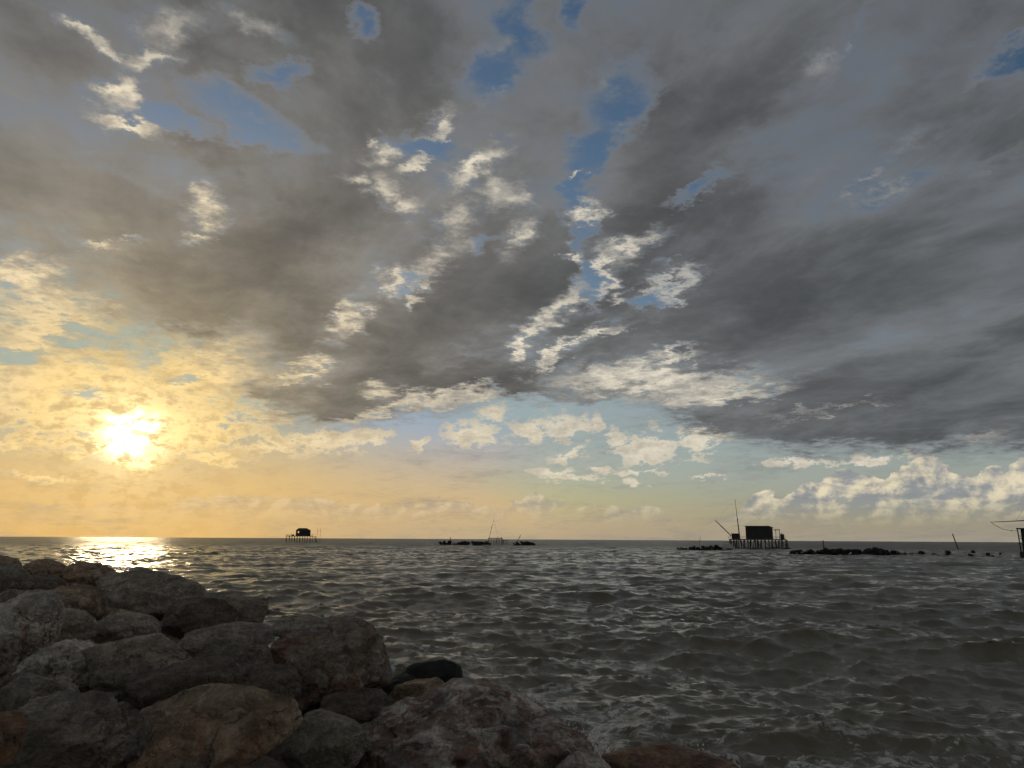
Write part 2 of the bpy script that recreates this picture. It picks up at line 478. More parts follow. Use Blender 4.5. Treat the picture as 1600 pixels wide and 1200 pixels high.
# ================================================================ boulders on the shore
def ico(sub):
    bm = bmesh.new(); bmesh.ops.create_icosphere(bm, subdivisions=sub, radius=1.0)
    v = np.array([p.co[:] for p in bm.verts]); f = np.array([[q.index for q in p.verts] for p in bm.faces])
    bm.free()
    return v, f
ICO = {}
def boulder_shape(seed, sub, axes, faces=13, sharp=26.0, rough=.035, cuts=(), pits=0, strata=0.0, grain=1.0):
    """A worn block: a rounded many-sided solid, roughened, with pits or layered weathering where asked. axes in metres."""
    if sub not in ICO: ICO[sub] = ico(sub)
    n, f = ICO[sub]
    rs = np.random.RandomState(seed)
    pl = rs.normal(size=(faces, 3)); pl /= np.linalg.norm(pl, axis=1)[:, None]
    off = rs.uniform(.72, 1.02, faces)
    if len(cuts):
        c = np.array([q[:3] for q in cuts], float); c /= np.linalg.norm(c, axis=1)[:, None]
        pl = np.concatenate([pl, c]); off = np.concatenate([off, [q[3] for q in cuts]])
    s = (np.maximum(n @ pl.T, 0) / off) ** sharp
    r = (s.sum(1) + .55) ** (-1 / sharp)
    for _ in range(26):                               # flat chips knocked off the corners
        k = rs.randint(len(n)); c = n[k] + rs.normal(size=3) * .15; c /= np.linalg.norm(c)
        dd = r[k] * rs.uniform(.78, .96)
        dot = n @ c
        lim = np.where(dot > .15, dd / np.maximum(dot, .15), 9)
        r = np.minimum(r, lim)
    p = n * r[:, None]
    p *= 1.0 / np.abs(p).max(0)                       # fill the given half sizes
    size = float(np.mean(axes))
    q = p * np.array(axes) / size
    d = .04 * fbm_np(q * 1.3 + seed, seed, 3, .5) + rough * fbm_np(q * 3.1 + seed, seed + 7, 4, .55, True)
    d = d + .02 * grain * fbm_np(q * 11 + seed, seed + 11, 4, .6)
    if strata:
        ax = rs.normal(size=3); ax[2] *= .4; ax /= np.linalg.norm(ax)
        t = q @ ax * 7 + 1.1 * fbm_np(q * 1.7, seed + 3, 3)
        d = d + strata * (np.abs((t % 1.0) - .5) * 2 - .5)
    for _ in range(pits):
        c = n[rs.randint(len(n))]; rad_ = rs.uniform(.025, .075) * (1.5 if rs.rand() < .2 else 1)
        g = np.exp(-(((n - c) ** 2).sum(1)) / (rad_ * rad_) * 1.4)
        d = d - rad_ * 2.0 * g
    return (p + n * d[:, None]) * np.array(axes), f

def rock_material(name, base, second, rust=0.0, pale=0.0, veins=0.0, pitted=0.0, rough=.75, scale=1.0):
    m, b = new_mat(name)
    tc = nd('ShaderNodeTexCoord'); P = E(tc.outputs['Object'])
    wp = vm('ADD', P, vm('SCALE', fbm(P, 2.2 * scale, 4, .6, out=1), .5))
    big = fbm(wp, 1.7 * scale, 6, .62)
    fine = fbm(P, 18 * scale, 7, .74)
    col = mixc(smooth(big, .36, .64), base, second)
    if rust:
        rm = smooth(fbm(wp, 2.6 * scale, 8, .72, dist=.5) + rust * .3, .56, .74)
        col = mixc(rm * .9, col, mixc(fine, (.19, .065, .03), (.31, .135, .062)))
    if pale:
        pm = smooth(fbm(wp, 2.6 * scale, 7, .7) + pale * .25, .56, .72)
        col = mixc(pm * .8, col, (.30, .28, .25))
    if veins:
        vn = fbm(vm('MULTIPLY', wp, (1.5, 1.5, .55)), 1.7 * scale, 3, .5)
        ln = 1.0 - smooth(E.m('ABSOLUTE', vn - .5), .0, .012)
        col = mixc(ln * veins * smooth(fbm(P, 3.0, 2), .42, .6), col, (.50, .47, .43))
    rid = fbm(vm('MULTIPLY', wp, (1.0, 1.0, 1.7)), 5.0 * scale, 7, .66)
    h = fine * .7 + E.m('ABSOLUTE', rid - .5) * -2.4 + big * .8
    vc = nd('ShaderNodeTexVoronoi', feature='DISTANCE_TO_EDGE')
    E.put(vc.inputs['Vector'], vm('ADD', wp, vm('SCALE', fbm(P, 5.0, 4, .6, out=1), .35))); vc.inputs['Scale'].default_value = 1.6 * scale
    crack = (1.0 - smooth(E(vc.outputs['Distance']), .0, .02)) * smooth(fbm(P, 1.4, 3), .46, .56)
    h = h - crack * .8
    st = fbm(vm('MULTIPLY', wp, (.5, .7, 3.2)), 2.2 * scale, 6, .6)
    h = h + st * 1.2
    col = scalec(col, smooth(st, .36, .64, .68, 1.32))
    col = mixc(smooth(rid, .42, .60) * .6, col, scalec(col, .5))
    col = mixc(crack * .6, col, scalec(col, .3))
    if pitted:
        vo = nd('ShaderNodeTexVoronoi', feature='F1'); E.put(vo.inputs['Vector'], wp); vo.inputs['Scale'].default_value = 13 * scale
        pit = smooth(E(vo.outputs['Distance']), .10, .34)
        keep = smooth(fbm(P, 2.5, 3), .40, .56)
        h = h - (1.0 - pit) * keep * 1.3 * pitted
    col = scalec(col, smooth(fine, .36, .64, 1.28, .80))
    pz = sepa(E(nd('ShaderNodeNewGeometry').outputs['Position']))[2]
    wet = 1.0 - smooth(pz + (big - .5) * .9, .35, .80)          # splash zone: wet and weedy
    col = mixc(wet * .8, col, scalec(col, .28))
    E.put(b.inputs['Base Color'], col)
    E.put(b.inputs['Roughness'], (rough + (fine - .5) * .3) * (1.0 - wet * .55))
    E.put(b.inputs['Normal'], bump(h, 1.0, .085))
    return m
RM = dict(
    brown=rock_material('brown_stone', (.44, .285, .165), (.60, .44, .29), rust=.34, pale=.2),
    grey=rock_material('grey_stone', (.39, .305, .22), (.56, .455, .345), veins=.2, pale=.25),
    white=rock_material('pale_pitted_stone', (.90, .80, .67), (.76, .65, .52), rust=.30, pitted=1.0),
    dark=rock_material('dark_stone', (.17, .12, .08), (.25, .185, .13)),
    veined=rock_material('veined_stone', (.30, .24, .18), (.46, .38, .29), veins=.5, pale=.15),
    block=rock_material('rusty_block_stone', (.38, .30, .22), (.54, .44, .34), rust=.42, veins=.9),
    rust=rock_material('rust_and_white_stone', (.88, .77, .64), (.68, .58, .47), rust=.60, pale=.3),
    red=rock_material('reddish_stone', (.36, .20, .115), (.48, .30, .185), rust=.45),
    wet=rock_material('wet_black_stone', (.016, .014, .012), (.03, .026, .022), rough=.45),
    green=rock_material('grey_green_stone', (.29, .25, .175), (.40, .35, .26)),
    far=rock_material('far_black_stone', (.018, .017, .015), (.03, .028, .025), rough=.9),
)
# chart position of the middle, width and height there, distance, stone, shape, label
ROCKS = [
 (12, 884, 54, 32, 27, 'brown', dict(), 'small dark boulder cut by the left edge, highest on the skyline'),
 (22, 908, 76, 56, 20, 'veined', dict(), 'streaky grey boulder at the left edge, just below the skyline stones'),
 (75, 894, 70, 40, 29, 'brown', dict(), 'low brown boulder second from the left on the skyline'),
 (140, 902, 92, 46, 26, 'brown', dict(), 'flat topped brown boulder directly under the sun glitter'),
 (112, 946, 118, 96, 17, 'brown', dict(faces=9), 'large rounded brown boulder below the sun, left of the broad dark one'),
 (240, 936, 176, 92, 19, 'grey', dict(faces=12), 'broad dark grey boulder with a domed top against the sea'),
 (318, 972, 122, 74, 15, 'dark', dict(faces=7, rough=.02), 'smooth almost black boulder with a slanting top edge'),
 (372, 962, 100, 70, 17, 'grey', dict(faces=9, cuts=((1, 0, 0, .72), (0, 0, 1, .75))), 'square cornered grey boulder at the water side of the smooth black one'),
 (207, 986, 124, 60, 13.6, 'grey', dict(), 'low wedge shaped grey boulder in the hollow under the domed one'),
 (188, 968, 54, 34, 16, 'brown', dict(), 'small brown stone wedged behind the low grey wedge'),
 (34, 1000, 146, 142, 10, 'white', dict(sub=6, pits=150, faces=13, cuts=((1, -.2, .1, .8), (0, 0, 1, .8))), 'big whitish pitted boulder with orange stains at the left edge'),
 (24, 938, 76, 46, 14.5, 'grey', dict(), 'flat grey boulder peeping over the big whitish one'),
 (112, 984, 84, 64, 12.8, 'grey', dict(), 'slanting grey slab leaning on the big whitish boulder'),
 (112, 1046, 170, 98, 9.2, 'white', dict(sub=6, pits=260, faces=11), 'pale boulder riddled with holes like a sponge'),
 (238, 1054, 220, 124, 8.9, 'grey', dict(sub=6, faces=12, pits=40), 'wide grey boulder joined to the right of the holed pale one'),
 (292, 1080, 190, 96, 8.0, 'dark', dict(faces=9, rough=.03), 'flat dark slab lying in front of the wide grey boulder'),
 (312, 1172, 304, 204, 6.4, 'brown', dict(sub=6, faces=10, rough=.03), 'huge rounded brown boulder at the bottom, left of centre'),
 (104, 1170, 250, 160, 6.2, 'veined', dict(sub=6, strata=.05, rough=.08), 'dark rough boulder with ridged top in the bottom left corner'),
 (45, 1098, 146, 120, 7.4, 'veined', dict(sub=6, strata=.02), 'grey veined boulder at the left edge below the big whitish one'),
 (8, 1162, 70, 92, 5.6, 'red', dict(), 'dark reddish stone cut off at the lower left edge'),
 (102, 1118, 76, 50, 7.2, 'grey', dict(), 'small grey stone above the rough ridged corner boulder'),
 (356, 1004, 136, 58, 12.4, 'grey', dict(), 'flat grey slab behind the tall block, below the black boulder'),
 (374, 1030, 112, 86, 10.6, 'veined', dict(faces=9), 'dark angular boulder left of the tall rusty block'),
 (508, 1060, 210, 176, 11, 'block', dict(sub=6, faces=3, sharp=30, strata=.02, cuts=((.05, -.15, 1, .62), (1, -.25, .12, .66), (-1, -.45, .05, .7), (.05, -1, .12, .6), (0, 1, 0, .7), (.6, -.2, .8, .86))), 'tall square block with rusty top and white veins at the water'),
 (468, 988, 86, 46, 14, 'grey', dict(), 'pale flat stone just behind the tall rusty block'),
 (676, 1066, 96, 66, 14.3, 'wet', dict(faces=8, rough=.02), 'wet black rounded rock standing at the water'),
 (634, 1084, 64, 58, 13.2, 'wet', dict(faces=8, rough=.03), 'lower wet black rock between the tall block and the rounded one'),
 (664, 1106, 128, 84, 11.6, 'brown', dict(faces=9, rough=.03), 'brown rounded boulder in front of the wet black rocks'),
 (748, 1190, 410, 205, 8.3, 'rust', dict(sub=6, faces=10, rough=.06, pits=50, cuts=((.55, -.2, .75, .62), (-.5, -.3, .75, .72))), 'huge white and rust red boulder at the bottom centre'),
 (524, 1172, 154, 116, 8.0, 'green', dict(faces=9, rough=.025), 'smooth grey green boulder between the two huge bottom ones'),
 (1040, 1222, 210, 112, 9.0, 'red', dict(sub=6, faces=10, rough=.03), 'low red brown boulder washed by foam at the bottom edge'),
 (916, 1212, 84, 64, 7.8, 'white', dict(pits=30), 'small pale stone at the bottom edge beside the red brown boulder'),
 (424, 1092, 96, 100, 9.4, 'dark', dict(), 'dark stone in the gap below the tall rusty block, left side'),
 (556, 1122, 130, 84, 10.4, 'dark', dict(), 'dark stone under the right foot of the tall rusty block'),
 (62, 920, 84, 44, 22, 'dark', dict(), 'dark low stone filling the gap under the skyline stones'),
 (602, 1140, 76, 90, 10.2, 'dark', dict(), 'dark filler stone standing in for the shaded gap under the brown rounded boulder'),  # added filler; its dark stone colour stands in for shade in the gap
]
FOOT = []
def build_boulders():
    for k, (u, v, w, h, dist, mat, kw, label) in enumerate(ROCKS):
        kw = dict(kw); sub = kw.pop('sub', 5)
        c = ray(u, v, dist)
        sx, sz = spans(u, dist, v)
        a, cz = w / 2 * sx * 1.06, h / 2 * sz * 1.02
        b = max(.75 * a, cz) * .95
        p, f = boulder_shape(40 + k, sub, (a, b, cz), **kw)
        me = mesh_np('boulder', p, f)
        o = link('boulder', me, RM[mat])
        o.location = c + Vector((c.x, c.y, 0)).normalized() * b * .35
        o.rotation_euler = (0, 0, -math.atan2(c.x, c.y))
        tag(o, label, 'boulder', 'boulders on the shore')
        FOOT.append((o.location.x, o.location.y, c.z - cz, a))
build_boulders()
def build_embankment():
    """The rubble bed the boulders lie on, falling away under the sea."""
    F = np.array(FOOT)
    xs, ys = np.arange(-26, 12.01, .3), np.arange(-2, 36.01, .3)
    X, Y = np.meshgrid(xs, ys); x, y = X.ravel(), Y.ravel()
    d2 = (x[:, None] - F[:, 0]) ** 2 + (y[:, None] - F[:, 1]) ** 2
    wt = 1 / (d2 + .3) ** 1.5
    z = (wt * (F[:, 2] - .08)).sum(1) / wt.sum(1)
    dm = np.sqrt(d2.min(1))
    z = z - np.clip(dm - .6, 0, 6) * np.where(x > -10, 1.5, .2)
    p3 = np.stack([x, y, 0 * x], 1)
    z = z + .12 * fbm_np(p3 * 1.9, 77, 4)
    n = len(xs)
    i = np.arange(len(ys) - 1)[:, None] * n + np.arange(n - 1)[None]
    f = np.stack([i, i + 1, i + n + 1, i + n], -1).reshape(-1, 4)
    me = mesh_np('rubble_bed', np.stack([x, y, np.maximum(z, -2.5)], 1), f)
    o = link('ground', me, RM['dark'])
    tag(o, 'dark rubble bed under the shore boulders', kind='structure')
build_embankment()

# ================================================================ fishing huts, breakwaters, poles
def wood_material(name, c, rough=.8):
    m, b = new_mat(name)
    tc = nd('ShaderNodeTexCoord'); P = E(tc.outputs['Object'])
    g = fbm(vm('MULTIPLY', P, (3.0, 3.0, .6)), 3.0, 5, .6)
    E.put(b.inputs['Base Color'], mixc(g, scalec(c, .6), scalec(c, 1.5)))
    b.inputs['Roughness'].default_value = rough
    E.put(b.inputs['Normal'], bump(g, .5, .03))
    return m
WOOD = wood_material('weathered_wood', (.055, .047, .038))
TAR = wood_material('tarred_boards', (.035, .033, .03))
ROOFM = wood_material('roof_sheeting', (.05, .048, .046))
STEEL = wood_material('rusty_pole', (.06, .045, .035), .6)
ROPE = wood_material('old_rope', (.09, .08, .065))
class MB:
    """Collects boxes and bars, then links them as one mesh."""
    def __init__(s): s.v, s.f = [], []
    def quadset(s, pts):
        k = len(s.v); s.v += pts
        s.f += [(k, k + 3, k + 2, k + 1), (k + 4, k + 5, k + 6, k + 7), (k, k + 1, k + 5, k + 4), (k + 1, k + 2, k + 6, k + 5), (k + 2, k + 3, k + 7, k + 6), (k + 3, k, k + 4, k + 7)]
        return s
    def box(s, x0, x1, y0, y1, z0, z1):
        return s.quadset([(x0, y0, z0), (x1, y0, z0), (x1, y1, z0), (x0, y1, z0), (x0, y0, z1), (x1, y0, z1), (x1, y1, z1), (x0, y1, z1)])
    def bar(s, a, b, r0, r1=None, n=6):
        a, b = Vector(a), Vector(b); r1 = r0 if r1 is None else r1
        d = (b - a).normalized(); u = d.orthogonal().normalized(); w = d.cross(u)
        k = len(s.v)
        for c, r in ((a, r0), (b, r1)):
            for i in range(n):
                t = 2 * math.pi * i / n
                s.v.append(tuple(c + (u * math.cos(t) + w * math.sin(t)) * r))
        for i in range(n):
            j = (i + 1) % n
            s.f.append((k + i, k + j, k + n + j, k + n + i))
        s.f.append(tuple(k + i for i in reversed(range(n)))); s.f.append(tuple(k + n + i for i in range(n)))
        return s
    def build(s, name, mat, parent=None):
        me = bpy.data.meshes.new(name); me.from_pydata(s.v, [], s.f); me.update()
        return link(name, me, mat, parent)
def empty(name, loc, rz=0.0):
    o = bpy.data.objects.new(name, None); COL.objects.link(o)
    o.location = loc; o.rotation_euler = (0, 0, rz); o.empty_display_size = .5
    return o
def base_at(u, dist):
    p = ray(u, 842, dist); return Vector((p.x, p.y, 0))
def facing(u): return -rad(sky_at(u, 842)[0])
rnd = random.Random(4)

def stilts(root, x0, x1, ys, top, n, lean=.25, r=.09):
    for y in ys:
        for i in range(n):
            x = x0 + (x1 - x0) * (i + rnd.uniform(-.25, .25)) / (n - 1)
            MB().bar((x + rnd.uniform(-lean, lean), y + rnd.uniform(-.1, .1), -1.6), (x, y, top), r * rnd.uniform(.8, 1.2)).build('stilt', WOOD, root)
def planks(root, x0, x1, y0, y1, z, w=.55):
    n = max(2, round((x1 - x0) / w)); d = (x1 - x0) / n
    for i in range(n):
        MB().box(x0 + i * d + .015, x0 + (i + 1) * d - .015, y0 + rnd.uniform(-.08, .08), y1, z - .07, z + rnd.uniform(-.012, .012)).build('plank', WOOD, root)
def railing(root, x0, x1, y, z, n, h=1.0, up=.0):
    m = MB()
    for i in range(n):
        x = x0 + (x1 - x0) * i / (n - 1)
        m.bar((x, y, z), (x + rnd.uniform(-.04, .04), y, z + h + up * rnd.random()), .04)
    m.bar((x0, y, z + h), (x1, y, z + h), .035).bar((x0, y, z + h * .5), (x1, y, z + h * .5), .03)
    return m.build('railing', WOOD, root)

def hut_with_mast():
    u, D = 1186, 300; sx, s = spans(u, D)          # metres per chart unit out there
    R = empty('fishing_hut', base_at(u, D), facing(u))
    X = lambda q: (q - u) * sx
    Z = lambda v: EYE + (844.2 - v) * s
    tag(R, 'black stilt fishing hut with tall mast and raised twin boom', 'hut')
    dz = Z(842)
    planks(R, X(1140), X(1228), -2.4, 2.6, dz)
    MB().box(X(1140), X(1228), -2.3, -2.1, dz - .42, dz - .09).box(X(1140), X(1228), 2.2, 2.4, dz - .42, dz - .09).build('deck_beam', WOOD, R)
    stilts(R, X(1142), X(1229), (-2.2, 0.1, 2.3), dz - .1, 17, .6, .15)
    br = MB()
    for i in range(7):
        a = 1142 + i * 13
        br.bar((X(a), -2.25, dz - .3), (X(a + 11), -2.25, .4), .1)
    br.build('cross_brace', WOOD, R)
    # cabin, turned a little so that its right end shows
    x0, x1, y0, y1, zt = X(1167), X(1209.5), -1.7, 1.9, Z(822)
    cab = MB()
    cab.quadset([(x0, y0, dz), (X(1203), y0, dz), (x1, y1, dz), (x0 + .9, y1, dz), (x0, y0, zt), (X(1203), y0, zt), (x1, y1, zt - .55), (x0 + .9, y1, zt - .3)])
    w = cab.build('wall', TAR, R)
    for i in range(1, 9):                              # upright cover strips on the boarding
        xx = x0 + (X(1203) - x0) * i / 9
        MB().box(xx - .03, xx + .03, y0 - .03, y0 + .01, dz + .05, zt - .05).build('batten', TAR, w)
    MB().box(x0 + 2.2, x0 + 3.1, y0 - .06, y0 + .01, dz + 1.1, dz + 1.9).build('shutter', WOOD, w)
    rf = MB().quadset([(x0 - .35, y0 - .4, zt), (X(1203) + .15, y0 - .4, zt), (x1 + .3, y1 + .3, zt - .58), (x0 + .6, y1 + .3, zt - .33),
        (x0 - .35, y0 - .4, zt + .14), (X(1203) + .15, y0 - .4, zt + .14), (x1 + .3, y1 + .3, zt - .42), (x0 + .6, y1 + .3, zt - .17)])
    rf.build('roof', ROOFM, R)
    # porch on the right
    pc = MB().box(X(1210.5), X(1220.5), -1.5, 1.5, Z(828), Z(827)).build('porch_roof', ROOFM, R)
    for q in (1214, 1219.5):
        for y in (-1.4, 1.4): MB().bar((X(q), y, dz), (X(q), y, Z(828)), .07).build('porch_post', WOOD, R)
    railing(R, X(1210), X(1227.5), -2.2, dz, 7, 1.0, .2)
    MB().box(X(1220.5), X(1226.5), -.8, .9, dz, Z(834.3)).box(X(1221.5), X(1223), -.9, -.6, Z(834.3), Z(832.5)).build('storage_box', TAR, R)
    # winch shed and rail on the left
    sh = MB().box(X(1144.5), X(1157), -1.5, 1.2, dz, Z(834.2)).build('winch_shed', TAR, R)
    MB().box(X(1144), X(1158), -1.6, 1.3, Z(834.2), Z(833.4)).build('shed_roof', ROOFM, sh)
    railing(R, X(1139.5), X(1166), -2.3, dz, 9, 1.0, .25)
    MB().bar((X(1157.3), -.4, dz - .4), (X(1155.0), -.4, Z(810)), .22, .17, 8).build('mast', STEEL, R)
    MB().bar((X(1155.2), -.4, Z(813)), (X(1152.9), -.4, Z(778.5)), .11, .06, 8).build('topmast', STEEL, R)
    for k in (0, 1):
        MB().bar((X(1144.5 - k * 1.2), -.9 + k * .9, Z(837.5 - k * .4)), (X(1120.2 - k * 2.2), -.9 + k * .9, Z(812.6 - k * .7)), .11, .08).build('boom_pole', STEEL, R)
    for i in range(9):
        t = i / 9
        p = Vector((X(1144.5), -.9, Z(837.5))).lerp(Vector((X(1120.2), -.9, Z(812.6))), t); q = Vector((X(1143.3), 0, Z(837.1))).lerp(Vector((X(1118), 0, Z(811.9))), t)
        MB().bar(p, q, .035, n=4).build('boom_rung', STEEL, R)
    rp = MB().bar((X(1153), -.4, Z(780)), (X(1119), -.4, Z(812.6)), .012, n=4).bar((X(1153), -.4, Z(780)), (X(1203), 0, Z(822)), .012, n=4)
    rp.build('stay_rope', ROPE, R)
    ld = MB()
    for y in (-1.0, -.3): ld.bar((X(1227), y, dz + .5), (X(1234.5), y, -.3), .06)
    for i in range(7):
        t = (i + .5) / 7; x = X(1227) + (X(1234.5) - X(1227)) * t; z = dz + .5 - (dz + .8) * t
        ld.bar((x, -1.0, z), (x, -.3, z), .04)
    ld.build('ladder', WOOD, R)
hut_with_mast()

def hut_far_left():
    u, D = 474, 520; sx, s = spans(u, D)
    R = empty('fishing_hut', base_at(u, D), facing(u))
    X = lambda q: (q - u) * sx
    Z = lambda v: EYE + (839.6 - v) * s
    tag(R, 'distant stilt fishing hut with hipped roof in front of the golden sky', 'hut')
    dz = Z(836.2)
    planks(R, X(447.5), X(490.5), -2.6, 2.6, dz, .7)
    MB().box(X(447.5), X(490.5), -2.5, -2.3, dz - .45, dz - .09).build('deck_beam', WOOD, R)
    stilts(R, X(449), X(494), (-2.3, 0, 2.3), dz - .1, 12, .3, .10)
    x0, x1, zt, zr = X(463.2), X(486), Z(828), Z(824.2)
    # front wall built round the window opening
    wx0, wx1, wz0, wz1 = X(466.1), X(468.1), Z(832), Z(829)
    wl = MB()
    for (y0, y1) in ((-2.0, -1.9), (1.9, 2.0)):
        wl.box(x0, wx0, y0, y1, dz, zt).box(wx1, x1, y0, y1, dz, zt).box(wx0, wx1, y0, y1, dz, wz0).box(wx0, wx1, y0, y1, wz1, zt)
    wl.box(x0, x0 + .1, -1.89, 1.89, dz, zt).box(x1 - .1, x1, -1.89, 1.89, dz, zt)
    w = wl.build('wall', TAR, R)
    MB().box(wx0 - .06, wx1 + .06, -2.05, -1.99, wz0 - .1, wz0 - .01).build('window_sill', WOOD, w)
    e = .3; i0, i1 = X(467), X(479.5)
    rv = [(x0 - e, -2.3, zt), (x1 + e, -2.3, zt), (x1 + e, 2.3, zt), (x0 - e, 2.3, zt), (i0, -.35, zr), (i1, -.35, zr), (i1, .35, zr), (i0, .35, zr)]
    MB().quadset(rv).build('roof', ROOFM, R)
    railing(R, X(447.6), X(463), -2.4, dz, 6, .7, .7)
    railing(R, X(486.5), X(492), -2.4, dz, 4, 1.1, .1)
    MB().box(X(457), X(460.5), -1, .5, dz, dz + .75).build('crate', WOOD, R)
    MB().bar((X(494.5), 0, dz - .2), (X(497), 0, -.8), .13).bar((X(492), 0, dz - .1), (X(497), 0, .4), .08).build('raking_prop', WOOD, R)
    G = empty('pole_frame', base_at(499, D + 4), facing(499))
    tag(G, 'thin frame of two poles and a crossbar right of the distant hut', 'pole frame')
    X2 = lambda q: (q - 499) * sx
    MB().bar((X2(497.0), 0, -1.5), (X2(496.7), 0, Z(824.8)), .09, .06).build('pole', STEEL, G)
    MB().bar((X2(500.4), 0, -1.5), (X2(501.7), 0, Z(824.4)), .09, .06).build('pole', STEEL, G)
    MB().bar((X2(496.2), -.1, Z(828.4)), (X2(503.4), -.1, Z(828.4)), .06).build('crossbar', STEEL, G)
hut_far_left()

def ruined_platform():
    u, D = 776, 400; sx, s = spans(u, D)
    R = empty('ruined_platform', base_at(u, D), facing(u))
    X = lambda q: (q - u) * sx
    Z = lambda v: EYE + (842 - v) * s
    tag(R, 'ruined fishing platform with one long leaning mast and bare stilts', 'platform')
    dz = Z(840.4)
    planks(R, X(764), X(786), -1.6, 1.6, dz, .8)
    MB().box(X(764), X(786.5), -1.5, -1.3, dz - .4, dz - .09).build('deck_beam', WOOD, R)
    stilts(R, X(765), X(786), (-1.4, 1.4), dz - .1, 6, .3, .11)
    for q, t in ((788, 842.5), (790.5, 844), (793.5, 843), (779.2, 838.6), (784.6, 838.2)):
        MB().bar((X(q) + .2, 0, -1.5), (X(q), 0, Z(t)), .13).build('stump', WOOD, R)
    MB().bar((X(787), -.5, Z(844.5)), (X(794), -.5, Z(843.6)), .08).build('cross_beam', WOOD, R)
    MB().bar((X(763.2), -.3, -.2), (X(772.6), -.3, Z(810.6)), .15, .08).build('mast', STEEL, R)
    MB().bar((X(772.5), -.3, Z(811.5)), (X(779.4), -.2, Z(838.6)), .03, n=4).build('stay_rope', ROPE, R)
ruined_platform()

def hut_at_edge():
    u, D = 1600, 182; sx, s = spans(u, D)
    R = empty('fishing_hut', base_at(u, D), facing(u))
    X = lambda q: (q - u) * sx
    Z = lambda v: EYE + (846.6 - v) * s
    tag(R, 'fishing hut cut off by the right edge with a level net boom', 'hut')
    dz = Z(849)
    planks(R, X(1590), X(1668), -2.4, 2.4, dz)
    stilts(R, X(1598), X(1664), (-2.2, 0, 2.2), dz - .1, 7)
    MB().box(X(1592), X(1668), -2.6, 2.6, -.9, Z(862)).build('footing_slab', TAR, R)
    MB().box(X(1597.5), X(1650), -1.8, 1.8, dz, Z(826.5)).build('wall', TAR, R)
    MB().box(X(1591), X(1656), -2.4, 2.4, Z(826.5), Z(825)).build('roof', ROOFM, R)
    for y in (-2.2, 2.2): MB().bar((X(1594.5), y, -.6), (X(1593), y, Z(826.5)), .10).build('corner_post', WOOD, R)
    rl = MB()
    for v in (837.5, 841): rl.bar((X(1593.5), -2.2, Z(v)), (X(1598), -2.2, Z(v)), .06)
    rl.build('railing', WOOD, R)
    MB().bar((X(1620), 0, Z(825)), (X(1622), 0, Z(775)), .16, .1).build('mast', STEEL, R)
    MB().bar((X(1551), -.6, Z(815.4)), (X(1625), -.6, Z(812.6)), .05, .12).build('net_boom', STEEL, R)
    pts = [(1553, 817), (1559, 820.5), (1569, 826.3), (1576, 827.6), (1583, 828.6), (1592, 830)]
    rp = MB()
    for a, b in zip(pts, pts[1:]): rp.bar((X(a[0]), -.7, Z(a[1])), (X(b[0]), -.7, Z(b[1])), .045, n=5)
    rp.bar((X(1583), -.7, Z(828.6)), (X(1583.3), -.7, Z(830.2)), .07, n=5)
    rp.bar((X(1592), -.6, Z(813.6)), (X(1621), 0, Z(778)), .02, n=4)
    rp.build('net_rope', ROPE, R)
hut_at_edge()

def pole(name, label, u, D, pts, r=.1):
    R = base_at(u, D); sx, s = spans(u, D)
    hor = 842 + .0056 * (u - 800)
    q = [((a - u) * sx, 0, EYE + (hor - b) * s) for a, b in pts]
    m = MB()
    for a, b in zip(q, q[1:]): m.bar(a, b, r, r * .8)
    o = m.build(name, STEEL); o.location = R; o.rotation_euler = (0, 0, facing(u))
    return tag(o, label, 'pole')
pole('leaning_pole', 'thick pole leaning left out of white spray near the right edge', 1494, 180, [(1497, 860), (1490.5, 833.5)], .12)
pole('leaning_pole', 'short pole leaning right on the rocks beside the ruined platform', 812, 356, [(808, 849), (815, 835.6)], .13)
pole('marker_post', 'upright post on the rocks right of the mast hut', 1287, 180, [(1287.5, 858), (1287, 844)], .14)
pole('marker_post', 'short thick post on the rocks left of the leaning mast', 705, 356, [(705, 848), (705, 839)], .16)
pole('thin_pole', 'thin bent pole on the rocks left of the mast hut', 1094, 235, [(1094, 856), (1094, 846), (1096, 838)], .06)

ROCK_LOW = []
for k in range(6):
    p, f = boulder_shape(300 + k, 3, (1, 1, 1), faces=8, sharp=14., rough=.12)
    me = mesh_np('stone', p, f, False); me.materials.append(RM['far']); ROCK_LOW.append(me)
def breakwater(label, u, D, runs):
    """runs: (from, to, top, count): stones heaped between chart bearings up to a height."""
    R = empty('breakwater', base_at(u, D), facing(u)); tag(R, label, 'breakwater')
    sx, s = spans(u, D); hor = 842 + .0056 * (u - 800)
    for (a, b, top, n) in runs:
        zt = max(.25, EYE + (hor - top - .8) * s)
        n = round(n * 1.5)
        for i in range(n):
            q = a + (b - a) * (i + rnd.uniform(.1, .9)) / n
            w = rnd.uniform(.4, 1.0) * max(.38, zt * .42)
            o = link('stone', ROCK_LOW[rnd.randrange(6)], None, R)
            o.location = ((q - u) * sx, rnd.uniform(-1.2, 1.2), rnd.uniform(-.1, max(.05, zt - w * .75)))
            o.scale = (w * rnd.uniform(.9, 1.5), w, w * rnd.uniform(.7, .95))
            o.rotation_euler = (rnd.uniform(-.3, .3), rnd.uniform(-.3, .3), rnd.uniform(0, 6))
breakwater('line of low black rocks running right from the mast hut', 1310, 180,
    [(1232, 1262, 857.5, 16), (1262, 1290, 857.5, 14), (1288, 1320, 855.5, 20), (1316, 1350, 856, 20), (1350, 1376, 852.5, 18), (1374, 1388, 857, 9), (1388, 1412, 857.5, 10), (1424, 1442, 858, 7), (1448, 1454, 859, 2), (1466, 1474, 857, 3), (1483, 1490, 857.5, 3), (1504, 1508, 857, 2), (1526, 1533, 858, 3), (1538, 1543, 859.5, 2), (1236, 1392, 860.5, 40), (1388, 1508, 861.5, 26)])
